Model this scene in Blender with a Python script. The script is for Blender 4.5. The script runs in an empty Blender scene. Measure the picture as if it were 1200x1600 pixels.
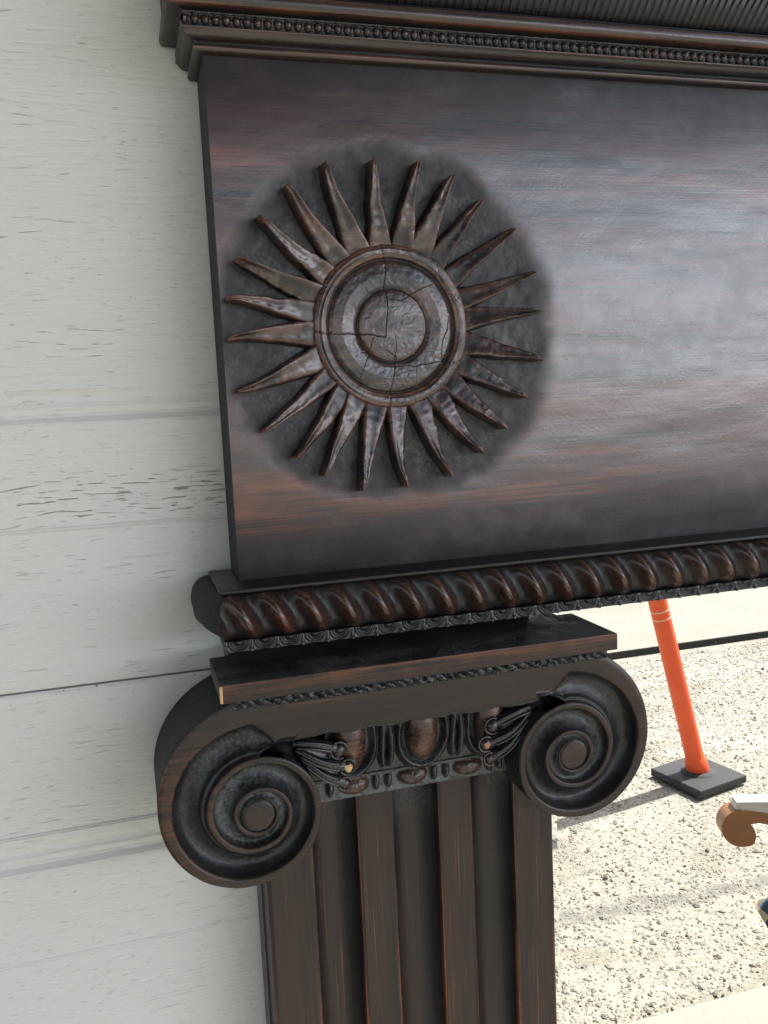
import bpy, math, random
import numpy as np
from mathutils import Matrix, Vector
random.seed(4); rng = np.random.default_rng(7)
S = bpy.context.scene
R_ = math.radians
EYE = 1.5                      # height of the camera; the mirror frame is measured from this level
# ------------------------------------------------------------------ camera
cd = bpy.data.cameras.new("camera"); cam = bpy.data.objects.new("camera", cd)
S.collection.objects.link(cam); S.camera = cam
right = Vector((0.95746171, -0.28469335, -0.04708265))
down = Vector((-0.07975474, -0.10427693, -0.9913453))
fwd = Vector((0.27731978, 0.95293023, -0.12254681))
M = Matrix(((right.x, -down.x, -fwd.x), (right.y, -down.y, -fwd.y), (right.z, -down.z, -fwd.z))).to_4x4()
M.translation = Vector((0, -0.62, EYE))
cam.matrix_world = M
cd.sensor_fit = 'VERTICAL'; cd.sensor_height = 24; cd.lens = 1370 / 1600 * 24
cd.clip_start = 0.01; cd.clip_end = 2000
# ------------------------------------------------------------------ sky, sun, exposure
SUN_EL, SUN_AZ = R_(57), R_(103)          # azimuth clockwise from +Y (north)
w = bpy.data.worlds.new("World"); S.world = w; w.use_nodes = True
nt = w.node_tree; nt.nodes.clear()
sky = nt.nodes.new('ShaderNodeTexSky'); sky.sky_type = 'NISHITA'; sky.sun_disc = False
sky.sun_elevation = SUN_EL; sky.sun_rotation = SUN_AZ; sky.dust_density = 3.0; sky.air_density = 1.0; sky.ozone_density = 0.6
bg = nt.nodes.new('ShaderNodeBackground'); bg.inputs[1].default_value = 0.13
wo = nt.nodes.new('ShaderNodeOutputWorld')
# unseen bright cloud bank added low in the sky for the panel's sheen
N_ = nt.nodes.new; L_ = nt.links.new
tcw = N_('ShaderNodeTexCoord'); sx = N_('ShaderNodeSeparateXYZ'); L_(tcw.outputs['Generated'], sx.inputs[0])
def MR(f, a, b, c, d):
    m = N_('ShaderNodeMapRange'); m.interpolation_type = 'SMOOTHSTEP'
    for i, q in enumerate((a, b, c, d)): m.inputs[i + 1].default_value = q
    L_(f, m.inputs[0]); return m.outputs[0]
def MU(a, b, op='MULTIPLY'):
    m = N_('ShaderNodeMath'); m.operation = op
    for i, q in enumerate((a, b)):
        if isinstance(q, (int, float)): m.inputs[i].default_value = q
        else: L_(q, m.inputs[i])
    return m.outputs[0]
cn = N_('ShaderNodeTexNoise'); cn.inputs['Scale'].default_value = 3.2; cn.inputs['Detail'].default_value = 5; mpw = N_('ShaderNodeMapping'); mpw.inputs['Scale'].default_value = (1, 1, 3.5)
L_(tcw.outputs['Generated'], mpw.inputs[0]); L_(mpw.outputs[0], cn.inputs['Vector'])
el = MU(sx.outputs[2], MU(cn.outputs['Fac'], .16), 'SUBTRACT')
bank = MU(MR(el, .17, .02, 0, 1), MR(sx.outputs[2], -.01, .02, 0, 1))
vd = N_('ShaderNodeVectorMath'); vd.operation = 'DOT_PRODUCT'; vd.inputs[1].default_value = (.62, -.78, 0); L_(tcw.outputs['Generated'], vd.inputs[0])
bank = MU(bank, MR(vd.outputs['Value'], .84, .998, .10, 1.25))
bg2 = N_('ShaderNodeBackground'); bg2.inputs[0].default_value = (.84, .89, 1, 1); L_(MU(bank, 2.6), bg2.inputs[1])
add = N_('ShaderNodeAddShader')
L_(sky.outputs[0], bg.inputs[0]); L_(bg.outputs[0], add.inputs[0]); L_(bg2.outputs[0], add.inputs[1]); L_(add.outputs[0], wo.inputs[0])
sl = bpy.data.lights.new("sun", 'SUN'); sl.energy = 4.6; sl.angle = R_(1.0); sl.color = (1.0, 0.965, 0.91)
so = bpy.data.objects.new("sun", sl); S.collection.objects.link(so)
sd = Vector((math.sin(SUN_AZ) * math.cos(SUN_EL), math.cos(SUN_AZ) * math.cos(SUN_EL), math.sin(SUN_EL)))
so.rotation_euler = sd.to_track_quat('Z', 'Y').to_euler()
S.view_settings.view_transform = 'Standard'; S.view_settings.look = 'None'
S.view_settings.exposure = 0.90; S.view_settings.gamma = 1; S.view_settings.use_curve_mapping = False
S.render.engine = 'CYCLES'
S.cycles.max_bounces = 8

# ------------------------------------------------------------------ helpers
def link(o, parent=None):
    S.collection.objects.link(o)
    if parent is not None: o.parent = parent
    return o
def tag(o, label=None, cat=None, group=None, kind=None):
    if label: o['label'] = label
    if cat: o['category'] = cat
    if group: o['group'] = group
    if kind: o['kind'] = kind
    return o
def empty(name, loc, parent=None):
    o = bpy.data.objects.new(name, None); o.location = loc; o.empty_display_size = .05
    return link(o, parent)
ORG = Vector((0, 0, 0))
def mk(name, verts, faces, mat, parent=None, col=None, smooth=False, org=None):
    og = ORG if org is None else org
    me = bpy.data.meshes.new(name)
    v = np.asarray(verts, float) - np.array(og)
    me.from_pydata(v.tolist(), [], [tuple(f) for f in faces]); 
    if col is not None:
        ca = me.color_attributes.new('Fin', 'FLOAT_COLOR', 'POINT')
        c = np.ones((len(v), 4), np.float32); c[:, :3] = col
        ca.data.foreach_set('color', c.ravel())
    if smooth: me.polygons.foreach_set('use_smooth', [True] * len(me.polygons))
    for m in (mat if isinstance(mat, (list, tuple)) else [mat]): me.materials.append(m)
    me.validate(); me.update()
    return link(bpy.data.objects.new(name, me), parent)
class MB:
    def __init__(s): s.v = []; s.f = []; s.c = []
    def add(s, v, f, c=(0, 0, 0)):
        n = len(s.v); v = [tuple(p) for p in v]; s.v += v; s.f += [tuple(i + n for i in q) for q in f]
        c = np.asarray(c, float)
        s.c += (c.tolist() if c.ndim == 2 else [list(c)] * len(v))
    def box(s, x0, x1, y0, y1, z0, z1, c=(0, 0, 0), b=0.0):
        if b <= 0:
            v = [(x, y, z) for x in (x0, x1) for y in (y0, y1) for z in (z0, z1)]
            s.add(v, [(0, 1, 3, 2), (4, 6, 7, 5), (0, 4, 5, 1), (2, 3, 7, 6), (0, 2, 6, 4), (1, 5, 7, 3)], c); return
        import bmesh
        bm = bmesh.new(); bmesh.ops.create_cube(bm, size=1)
        for v in bm.verts: v.co = Vector(((x0 + x1) / 2 + v.co.x * (x1 - x0), (y0 + y1) / 2 + v.co.y * (y1 - y0), (z0 + z1) / 2 + v.co.z * (z1 - z0)))
        bmesh.ops.bevel(bm, geom=bm.edges[:], offset=b, segments=2, affect='EDGES', profile=.6)
        bm.verts.index_update()
        s.add([v.co[:] for v in bm.verts], [[v.index for v in f.verts] for f in bm.faces], c); bm.free()
    def grid(s, X, Y, Z, col=None, flip=False):
        n, m = X.shape; i = np.arange(n * m).reshape(n, m)
        a, b, c, d = i[:-1, :-1].ravel(), i[1:, :-1].ravel(), i[1:, 1:].ravel(), i[:-1, 1:].ravel()
        q = np.c_[a, b, c, d] if not flip else np.c_[a, d, c, b]
        k = len(s.v)
        s.v += np.c_[X.ravel(), Y.ravel(), Z.ravel()].tolist(); s.f += (q + k).tolist()
        s.c += (np.zeros((n * m, 3)) if col is None else col.reshape(-1, 3)).tolist()
    def tube(s, pts, rad, n=10, c=(0, 0, 0), cap=True):
        pts = [Vector(p) for p in pts]; rs = rad if hasattr(rad, '__len__') else [rad] * len(pts)
        rings = []; up = Vector((.13, .3, .94))
        for i, p in enumerate(pts):
            t = (pts[min(i + 1, len(pts) - 1)] - pts[max(i - 1, 0)]).normalized()
            a = t.cross(up)
            if a.length < 1e-3: a = t.cross(Vector((1, 0, 0)))
            a.normalize(); b = t.cross(a)
            rings.append([p + (a * math.cos(k * 2 * math.pi / n) + b * math.sin(k * 2 * math.pi / n)) * rs[i] for k in range(n)])
        v = [q for r in rings for q in r]
        f = [(i * n + k, i * n + (k + 1) % n, (i + 1) * n + (k + 1) % n, (i + 1) * n + k) for i in range(len(pts) - 1) for k in range(n)]
        if cap: f += [tuple(range(n))[::-1], tuple((len(pts) - 1) * n + k for k in range(n))]
        s.add(v, f, c)
    def build(s, name, mat, parent=None, smooth=False, org=None):
        return mk(name, s.v, s.f, mat, parent, np.array(s.c), smooth, org)
def sstep(a, b, x):
    t = np.clip((x - a) / (b - a), 0, 1); return t * t * (3 - 2 * t)
_lat = rng.random((256, 256))
def vnoise(x, y):
    x = np.asarray(x, float); y = np.asarray(y, float)
    xi = np.floor(x).astype(int); yi = np.floor(y).astype(int); fx = x - xi; fy = y - yi
    fx = fx * fx * (3 - 2 * fx); fy = fy * fy * (3 - 2 * fy)
    g = lambda i, j: _lat[i % 256, j % 256]
    return (g(xi, yi) * (1 - fx) + g(xi + 1, yi) * fx) * (1 - fy) + (g(xi, yi + 1) * (1 - fx) + g(xi + 1, yi + 1) * fx) * fy
def fbm(x, y, o=4):
    t = 0; a = .5; n = 0
    for k in range(o): t = t + a * vnoise(x * 2 ** k + 17 * k, y * 2 ** k + 31 * k); n += a; a *= .5
    return t / n

# ------------------------------------------------------------------ material helpers
class NT:
    def __init__(s, name):
        s.m = bpy.data.materials.new(name); s.m.use_nodes = True; s.t = s.m.node_tree
        s.b = s.t.nodes['Principled BSDF']; s.tc = s.t.nodes.new('ShaderNodeTexCoord')
    def n(s, t, **k):
        x = s.t.nodes.new(t)
        for a, b in k.items(): setattr(x, a, b)
        return x
    def l(s, a, b): s.t.links.new(a, b)
    def mp(s, sc, rot=(0, 0, 0), src=None, loc=(0, 0, 0)):
        m = s.n('ShaderNodeMapping'); m.inputs['Scale'].default_value = sc; m.inputs['Rotation'].default_value = rot; m.inputs['Location'].default_value = loc
        s.l(src or s.tc.outputs['Object'], m.inputs[0]); return m.outputs[0]
    def noise(s, vec, sc=1, det=4, rough=.55, dist=0):
        q = s.n('ShaderNodeTexNoise'); q.inputs['Scale'].default_value = sc; q.inputs['Detail'].default_value = det
        q.inputs['Roughness'].default_value = rough; q.inputs['Distortion'].default_value = dist; s.l(vec, q.inputs['Vector']); return q.outputs['Fac']
    def ramp(s, f, a, b, ca=0., cb=1.):
        r = s.n('ShaderNodeMapRange'); r.inputs[1].default_value = a; r.inputs[2].default_value = b; r.inputs[3].default_value = ca; r.inputs[4].default_value = cb
        r.interpolation_type = 'SMOOTHSTEP'
        s.l(f, r.inputs[0]); return r.outputs[0]
    def mth(s, op, a, b=None):
        m = s.n('ShaderNodeMath', operation=op)
        for i, q in enumerate((a, b)):
            if q is None: continue
            if isinstance(q, (int, float)): m.inputs[i].default_value = q
            else: s.l(q, m.inputs[i])
        return m.outputs[0]
    def mix(s, f, a, b):
        m = s.n('ShaderNodeMix', data_type='RGBA')
        if isinstance(f, (int, float)): m.inputs[0].default_value = f
        else: s.l(f, m.inputs[0])
        for i, q in ((6, a), (7, b)):
            if isinstance(q, tuple): m.inputs[i].default_value = (*q, 1)
            else: s.l(q, m.inputs[i])
        return m.outputs[2]
    def set(s, k, v):
        if isinstance(v, (int, float)): s.b.inputs[k].default_value = v
        elif isinstance(v, tuple): s.b.inputs[k].default_value = (*v, 1)
        else: s.l(v, s.b.inputs[k])
    def bump(s, h, st=.3, d=.001, prev=None):
        b = s.n('ShaderNodeBump'); b.inputs['Strength'].default_value = st; b.inputs['Distance'].default_value = d; s.l(h, b.inputs['Height'])
        if prev is not None: s.l(prev, b.inputs['Normal'])
        return b.outputs[0]
BLK = (.010, .0105, .012); BRN = (.042, .0205, .0140); ORG_ = (.30, .10, .040); DUST = (.15, .165, .165)
def wood(name, axis='x', brown=.5, rough=.34, ior=1.75, streak=.35, grain=.25, brn=BRN, pits=.3, matte=1, nicks=0):
    """dark burnished finish: black glaze rubbed through to red brown, orange where the edges wear, grey wax in the hollows
    vertex colour Fin: r = rubbed edge, g = grey wax, b = black glaze"""
    t = NT(name)
    at = t.n('ShaderNodeAttribute', attribute_name='Fin'); sp = t.n('ShaderNodeSeparateColor'); t.l(at.outputs['Color'], sp.inputs[0])
    W, G, B = sp.outputs
    al = {'x': lambda a, c: (a, c, c), 'z': lambda a, c: (c, c, a)}[axis]
    n1 = t.noise(t.mp(al(3, 42)), 1, 4, .6, .3)
    n2 = t.noise(t.mp(al(14, 420)), 1, 3, .6, .1)
    n3 = t.noise(t.mp(al(9, 900)), 1, 2, .5, .1)
    blot = t.noise(t.mp((28, 28, 28)), 1, 5, .65)
    fine = t.noise(t.mp((420, 420, 420)), 1, 3, .6)
    s1 = t.ramp(t.mth('ADD', t.mth('MULTIPLY', n1, .6), t.mth('MULTIPLY', n2, .4)), .53 - .22 * brown, .66 - .12 * brown)
    col = t.mix(s1, BLK, brn)
    # fine hair lines where the brush dragged the glaze off
    st = t.mth('MULTIPLY', t.ramp(n3, .58, .72), t.ramp(n1, .48, .66, .0, 1.))
    col = t.mix(t.mth('MULTIPLY', st, streak), col, (.19, .085, .048))
    # black glaze
    col = t.mix(t.mth('MULTIPLY', B, t.ramp(blot, .25, .6, .8, 1.)), col, BLK)
    # rubbed edge
    wf = t.mth('MULTIPLY', W, t.ramp(t.mth('ADD', t.mth('MULTIPLY', blot, .3), t.mth('ADD', t.mth('MULTIPLY', n2, .35), t.mth('MULTIPLY', n3, .35))), .42, .60))
    col = t.mix(wf, col, ORG_)
    # grey wax and dust
    gf = t.mth('MULTIPLY', G, t.ramp(t.mth('ADD', t.mth('MULTIPLY', blot, .5), t.mth('MULTIPLY', fine, .5)), .40, .66))
    col = t.mix(gf, col, DUST)
    if nicks:
        nk = t.ramp(t.noise(t.mp((130, 130, 240), loc=(3, 0, 5)), 1, 0, .5), .86, .90)
        col = t.mix(t.mth('MULTIPLY', nk, .85), col, (.006, .006, .007))
    t.set('Base Color', col)
    rr = t.mth('ADD', t.ramp(blot, .3, .7, rough - .03, rough + .05), t.mth('MULTIPLY', gf, .35))
    mat_ = t.mth('MULTIPLY', B, t.ramp(blot, .2, .6, .75 * matte, 1. * matte))
    rr = t.mth('ADD', rr, t.mth('MULTIPLY', mat_, .14))
    t.set('Roughness', rr); t.set('IOR', t.mth('SUBTRACT', ior, t.mth('MULTIPLY', mat_, ior - 1.36)))
    h = t.bump(n3, grain, .0004)
    h = t.bump(fine, pits, .0006, h)
    t.set('Normal', h)
    return t.m
m_panel = wood('panel_wood', 'x', .70, .27, 1.9, .9, .11, (.082, .029, .026), .15, nicks=1)
m_column = wood('column_wood', 'z', .62, .33, 1.47, 1., .3, (.036, .0190, .0130), matte=.3)
m_band = wood('band_wood', 'x', .9, .34, 1.45, .55, .2, (.031, .0195, .0145))
m_dark = wood('carved_wood', 'x', .35, .26, 1.6, .2, .12, pits=.25, matte=.1)
m_vol = wood('scroll_wood', 'x', .9, .30, 1.46, .5, .15, (.031, .0195, .0145), pits=.2, matte=0)
m_rope = wood('rope_wood', 'x', .75, .22, 1.65, .3, .06, (.050, .019, .0115), pits=.08, matte=.85)
m_sun = wood('medallion_wood', 'x', .62, .27, 1.8, .35, .08, (.074, .036, .030), pits=.2, matte=.5)
m_corn = wood('cornice_wood', 'x', .6, .27, 1.75, .45, .15, (.036, .021, .017))
m_side = wood('side_wood', 'z', .1, .55, 1.45, .2, .2)
t = NT('raw_wood'); t.set('Base Color', t.mix(t.noise(t.mp((300, 300, 300))), (.75, .55, .30), (.45, .24, .10))); t.set('Roughness', .7); m_raw = t.m
t = NT('silvered_glass'); t.set('Base Color', (.93, .94, .92)); t.set('Metallic', 1.0); t.set('Roughness', 0.0); m_glass = t.m

# ------------------------------------------------------------------ garage door
def lin(x0, x1, step): return np.linspace(x0, x1, max(2, int(round((x1 - x0) / step)) + 1))
def door_mat():
    t = NT('embossed_door_paint')
    P = t.tc.outputs['Object']
    sx = t.n('ShaderNodeSeparateXYZ'); t.l(P, sx.inputs[0]); Z = sx.outputs[2]
    warp = t.n('ShaderNodeTexNoise'); warp.inputs['Scale'].default_value = 1; warp.inputs['Detail'].default_value = 3
    t.l(t.mp((9, 9, 22)), warp.inputs['Vector'])
    vm = t.n('ShaderNodeVectorMath', operation='MULTIPLY_ADD'); vm.inputs[1].default_value = (0, 0, .016)
    t.l(warp.outputs['Color'], vm.inputs[0]); t.l(P, vm.inputs[2]); WP = vm.outputs[0]
    a = t.noise(t.mp((48, 48, 620), src=WP), 1, 2.5, .5)
    b = t.noise(t.mp((110, 110, 900), src=WP), 1, 2, .5)
    pat = t.noise(t.mp((5, 5, 16)), 1, 4, .65)
    long_ = t.noise(t.mp((11, 11, 330), src=WP), 1, 4, .6)
    ca = t.mth('MULTIPLY', t.ramp(a, .625, .71), t.ramp(pat, .48, .60))
    cb = t.mth('MULTIPLY', t.ramp(b, .655, .71), t.ramp(pat, .60, .44))
    crack = t.mth('MAXIMUM', ca, t.mth('MULTIPLY', cb, .6))
    peb = t.noise(t.mp((150, 150, 420)), 1, 3, .6)
    # dirt sitting in the embossing: a band above the bead line and under the joint
    zl = t.mth('SUBTRACT', Z, EYE)
    d1 = t.mth('MULTIPLY', t.ramp(zl, -.074, -.066), t.ramp(zl, -.030, -.046))
    d2 = t.mth('MULTIPLY', t.ramp(zl, -.196, -.184), t.ramp(zl, -.1805, -.183))
    d3 = t.ramp(zl, -.17, -.27)
    band = t.mth('MAXIMUM', d1, t.mth('MULTIPLY', d2, .6))
    crack2 = t.mth('MULTIPLY', t.ramp(a, .595, .66), d1)
    big = t.noise(t.mp((5, 5, 9)), 1, 4, .55)
    col = t.mix(big, (.665, .675, .635), (.71, .715, .68))
    speck = t.ramp(t.noise(t.mp((330, 330, 420)), 1, 2, .5), .66, .74)
    col = t.mix(t.mth('MULTIPLY', t.mth('MAXIMUM', crack, crack2), t.mth('ADD', t.mth('MULTIPLY', band, .60), .10)), col, (.20, .165, .115))
    col = t.mix(t.mth('MULTIPLY', speck, t.mth('ADD', t.mth('MULTIPLY', d2, .7), .10)), col, (.13, .12, .10))
    t.set('Base Color', col); t.set('Roughness', .48)
    hh = t.mth('SUBTRACT', t.mth('ADD', t.mth('MULTIPLY', peb, .22), t.mth('MULTIPLY', long_, .95)), t.mth('MAXIMUM', crack, crack2))
    t.set('Normal', t.bump(hh, .8, .0010))
    return t.m
m_door = door_mat()
t = NT('door_gap'); t.set('Base Color', (.07, .065, .05)); t.set('Roughness', .8); m_gap = t.m
door = empty('garage_door', (.4, 0, 0)); tag(door, 'off-white wood-grain embossed garage door behind the dark carved mirror frame', 'garage door')
def section(z0, z1, prof):
    """prof: list of (z, y) from top to bottom, y<0 is towards the viewer"""
    xs = lin(-1.1, 1.9, .25); pr = np.array(prof)
    X, Z = np.meshgrid(xs, pr[:, 0] + EYE); Y = np.repeat(pr[:, 1][:, None], len(xs), 1)
    b = MB(); b.grid(X, Y, Z, flip=False)
    return b.build('door_section', m_door, door, smooth=False, org=(.4, 0, 0))
def ridge(z, h=.0007): return [(z + .0016, 0), (z + .0008, -h), (z, -.0001), (z - .0008, -h), (z - .0018, 0)]
chan = lambda a, b, d=.003: [(a + .001, 0), (a - .001, .0003), (a - .0045, .0028), (a - .007, .0036), (a - .010, .0034), (b + .0105, .0026), (b + .007, .0034), (b + .0045, .0029), (b + .001, .0003), (b - .001, 0)]
section(.35, -.1815, [(.35, .012), (.35, 0), (.2, 0)] + chan(.0205, -.0035) + [(-.0715, 0)] + ridge(-.0735)[1:] + [(-.12, 0), (-.179, 0), (-.1815, .0010), (-.1820, .012)])
section(-.1828, -.70, [(-.1826, .012), (-.1830, .0010), (-.1850, .0), (-.25, 0)] + ridge(-.2835, .0009) + chan(-.288, -.3105, .003) + [(-.36, 0)] + ridge(-.3755, .0004) + [(-.5, 0), (-.699, 0), (-.70, .012)])
section(.88, .352, [(.88, .012), (.878, 0)] + chan(.56, .536) + [(.354, 0), (.352, .012)])
section(-.702, -1.49, [(-.702, .012), (-.704, 0)] + chan(-.95, -.974) + [(-1.48, 0), (-1.49, .012)])
b = MB(); b.box(-1.1, 1.9, .0085, .03, .02, 2.36)
b.build('door_core', m_gap, door, org=(.4, 0, 0))

# ------------------------------------------------------------------ house round the door, apron, ground
t = NT('house_siding'); t.set('Base Color', t.mix(t.noise(t.mp((3, 3, 30))), (.50, .49, .44), (.58, .57, .52))); t.set('Roughness', .7); m_siding = t.m
t = NT('soffit_paint'); t.set('Base Color', t.mix(t.noise(t.mp((6, 6, 6))), (.52, .50, .46), (.6, .58, .54))); t.set('Roughness', .7); m_soffit = t.m
t = NT('roof_shingle'); t.set('Base Color', t.mix(t.noise(t.mp((30, 8, 30))), (.07, .065, .06), (.13, .12, .11))); t.set('Roughness', .9); m_roof = t.m
house = empty('house', (.4, 1.2, 0)); tag(house, 'pale sided house with the garage door in its wall', 'house')
b = MB(); b.box(-3.5, -1.1, -.06, .2, 0, 2.75); b.box(1.9, 5.2, -.06, .2, 0, 2.75); b.box(-1.1, 1.9, -.06, .2, 2.38, 2.75)
b.build('wall', m_siding, house, org=(.4, 1.2, 0))
b = MB(); b.box(-3.8, 5.5, -.62, .2, 2.75, 2.80)
b.build('soffit', m_soffit, house, org=(.4, 1.2, 0))
b = MB(); b.add([(-3.9, -.7, 2.80), (5.6, -.7, 2.80), (5.6, 2.6, 4.1), (-3.9, 2.6, 4.1), (-3.9, -.7, 2.90), (5.6, -.7, 2.90), (5.6, 2.6, 4.2), (-3.9, 2.6, 4.2)],
      [(0, 1, 2, 3), (4, 7, 6, 5), (0, 4, 5, 1), (1, 5, 6, 2), (2, 6, 7, 3), (3, 7, 4, 0)])
b.build('roof', m_roof, house, org=(.4, 1.2, 0))

m_under = NT('shade_roof_boards'); t = m_under; t.set('Base Color', t.mix(t.noise(t.mp((30, 2, 2))), (.045, .035, .028), (.085, .068, .052))); t.set('Roughness', .8); m_under = t.m
b = MB(); b.box(-4.2, 1.25, -4.3, -.72, 2.74, 2.86); b.build('added_shade_roof', m_under, house, org=(.4, 1.2, 0))  # unseen roof and posts, added to darken what the wood reflects
for cx_, cy_ in ((-4.0, -4.1), (-1.6, -4.1), (1.05, -4.1), (-4.0, -.9)):
    b = MB(); b.box(cx_ - .05, cx_ + .05, cy_ - .05, cy_ + .05, 0, 2.74); b.build('added_shade_post', m_under, house, org=(.4, 1.2, 0))
def gravel_mat():
    t = NT('pale_gravel')
    v = t.n('ShaderNodeTexVoronoi'); v.inputs['Scale'].default_value = 135; t.l(t.tc.outputs['Object'], v.inputs['Vector'])
    v2 = t.n('ShaderNodeTexVoronoi'); v2.inputs['Scale'].default_value = 62; t.l(t.mp((1, 1, 1), loc=(3.1, 1, 0)), v2.inputs['Vector'])
    big = t.noise(t.mp((1.3, 2.6, 1)), 1, 5, .62)
    mid = t.noise(t.mp((9, 14, 1)), 1, 4, .6)
    sc = t.n('ShaderNodeSeparateColor'); t.l(v.outputs['Color'], sc.inputs[0])
    c = t.mix(sc.outputs[0], (.24, .23, .195), (.40, .385, .325))
    c = t.mix(t.ramp(sc.outputs[1], .92, .96), c, (.09, .08, .07))
    c = t.mix(t.ramp(mid, .45, .62, 0, .7), c, (.36, .345, .29))
    c = t.mix(t.mth('MULTIPLY', t.ramp(big, .50, .68), .6), c, (.44, .42, .355))
    c = t.mix(t.mth('MULTIPLY', t.ramp(t.noise(t.mp((2.2, 5, 1), loc=(5, 2, 0)), 1, 6, .68), .50, .62), .55), c, (.235, .215, .17))
    # cast shadow streak painted dark into the gravel colour
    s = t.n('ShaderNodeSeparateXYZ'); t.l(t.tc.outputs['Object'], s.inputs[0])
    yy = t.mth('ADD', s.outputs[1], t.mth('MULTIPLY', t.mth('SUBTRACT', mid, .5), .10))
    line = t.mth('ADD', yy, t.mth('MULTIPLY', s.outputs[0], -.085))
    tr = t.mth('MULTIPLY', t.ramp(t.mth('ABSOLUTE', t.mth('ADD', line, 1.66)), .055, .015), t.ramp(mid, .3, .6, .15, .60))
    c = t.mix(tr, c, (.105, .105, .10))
    t.set('Base Color', c); t.set('Roughness', .9)
    h = t.bump(v.outputs['Distance'], .35, .003); h = t.bump(v2.outputs['Distance'], .3, .005, h)
    t.set('Normal', h); return t.m
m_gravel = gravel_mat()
def concrete(name, a, bb, sp=.7):
    t = NT(name)
    c = t.mix(t.noise(t.mp((3, 3, 3)), 1, 5), a, bb)
    c = t.mix(t.mth('MULTIPLY', t.ramp(t.noise(t.mp((45, 45, 45)), 1, 3), .64, .72), sp), c, (.10, .09, .07))
    t.set('Base Color', c); t.set('Roughness', .85); t.set('Normal', t.bump(t.noise(t.mp((160, 160, 160))), .4, .002)); return t.m
m_apron = concrete('apron_concrete', (.30, .29, .245), (.39, .37, .31), .25)
m_road = concrete('road_concrete', (.24, .228, .185), (.36, .34, .28), .8)
t = NT('bitumen'); t.set('Base Color', t.mix(t.ramp(t.noise(t.mp((90, 90, 90)), 1, 3), .66, .70), (.018, .018, .018), (.5, .48, .42))); t.set('Roughness', .8); m_bit = t.m
b = MB()
xs = np.r_[-600, -60, lin(-4, 8, .08), 60, 600]; ys = np.r_[-3.72, lin(-3.7, -1.10, .04)]
X, Y = np.meshgrid(xs, ys); Zg = (fbm(X * 2, Y * 2.5) - .5) * .022; Zg[-1] = -.02; Zg[:2] = 0
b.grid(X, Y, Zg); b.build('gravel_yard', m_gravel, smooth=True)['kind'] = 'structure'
b = MB(); b.box(-600, 600, -1.11, 0.0, -.2, .018, b=.006); tag(b.build('concrete_apron', m_apron), kind='structure')
b = MB(); b.box(-600, 600, -3.712, -3.70, -.1, .040, b=.003); tag(b.build('kerb', m_bit), kind='structure')
b = MB(); b.box(-600, 600, -900, -3.714, -.2, .0385); tag(b.build('road', m_road), kind='structure')
b = MB(); b.box(-600, 600, 0.001, 900, -.2, -.01); tag(b.build('ground', m_apron), kind='structure')
# loose stones
b = MB(); N = 42000
px = rng.uniform(.5, 4.6, N); py = -1.13 - rng.random(N) ** 1.1 * 2.5; sz = rng.lognormal(math.log(.0031), .46, N); sz = np.clip(sz, .0014, .014)
base = np.array([(1, 0, 0), (0, 1, 0), (-1, 0, 0), (0, -1, 0), (0, 0, 1), (0, 0, -.6)], float)
fc = np.array([(0, 1, 4), (1, 2, 4), (2, 3, 4), (3, 0, 4), (1, 0, 5), (2, 1, 5), (3, 2, 5), (0, 3, 5)])
V = np.zeros((N, 6, 3)); ang = rng.uniform(0, 6.28, N); jit = rng.uniform(.65, 1.25, (N, 6, 1))
B0 = base[None] * jit * sz[:, None, None] * np.array([1.25, .95, .65])
V[:, :, 0] = B0[:, :, 0] * np.cos(ang)[:, None] - B0[:, :, 1] * np.sin(ang)[:, None] + px[:, None]
V[:, :, 1] = B0[:, :, 0] * np.sin(ang)[:, None] + B0[:, :, 1] * np.cos(ang)[:, None] + py[:, None]
V[:, :, 2] = B0[:, :, 2] + ((fbm(px * 2, py * 2.5) - .5) * .022)[:, None] + sz[:, None] * .25
F = (fc[None] + (np.arange(N) * 6)[:, None, None]).reshape(-1, 3)
cc = np.repeat(np.c_[rng.random(N), rng.random(N), rng.random(N)], 6, 0)
t = NT('stone'); at = t.n('ShaderNodeAttribute', attribute_name='Fin'); sp = t.n('ShaderNodeSeparateColor'); t.l(at.outputs['Color'], sp.inputs[0])
c = t.mix(sp.outputs[0], (.23, .22, .185), (.46, .44, .37)); c = t.mix(t.ramp(sp.outputs[1], .955, .965), c, (.055, .05, .045)); t.set('Base Color', c); t.set('Roughness', .85); m_stone = t.m
tag(mk('gravel', V.reshape(-1, 3), F, m_stone, None, cc), 'loose pale gravel stones scattered over the sunlit yard', 'gravel', kind='stuff')

# ------------------------------------------------------------------ the carved mirror
RO = Vector((.62, -.03, 0))
mir = empty('framed_mirror', RO); tag(mir, 'large mirror in a carved dark brown wooden frame with sun medallion and scrolled column', 'mirror')
XR = 1.175                                     # right end of the long mouldings
def P(b, name, mat, parent, smooth=True): return b.build(name, mat, parent, smooth, RO)
def Yp(p): return -p

# --- frieze panel
x0, x1, z0, z1 = .065, XR, -.1135, .2185
xs = np.r_[lin(x0, .30, .0011), lin(.302, XR, .004)]; zs = lin(z0, z1, .0016)
X, Z = np.meshgrid(xs, zs)
MC = (.1760, .0503)
r = np.hypot(X - MC[0], Z - MC[1])
rj = r + (fbm(X * 60, Z * 60) - .5) * .008
dish = sstep(.124, .092, rj)
hgt = -.0018 * dish + (fbm(X * 9, Z * 30) - .5) * .0012 + dish * (fbm(X * 160, Z * 160) - .5) * .0013
col = np.zeros(X.shape + (3,))
u = (Z - z0) / (z1 - z0) + (fbm(X * 3, Z * 20) - .5) * .10
edge = sstep(.30, .02, u) + sstep(.72, .98, u)
halo = .88 * sstep(.129, .108, rj + (fbm(X * 25 + 9, Z * 25) - .5) * .016)
col[..., 2] = np.clip(np.maximum(edge * .95, halo), 0, 1)
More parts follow.
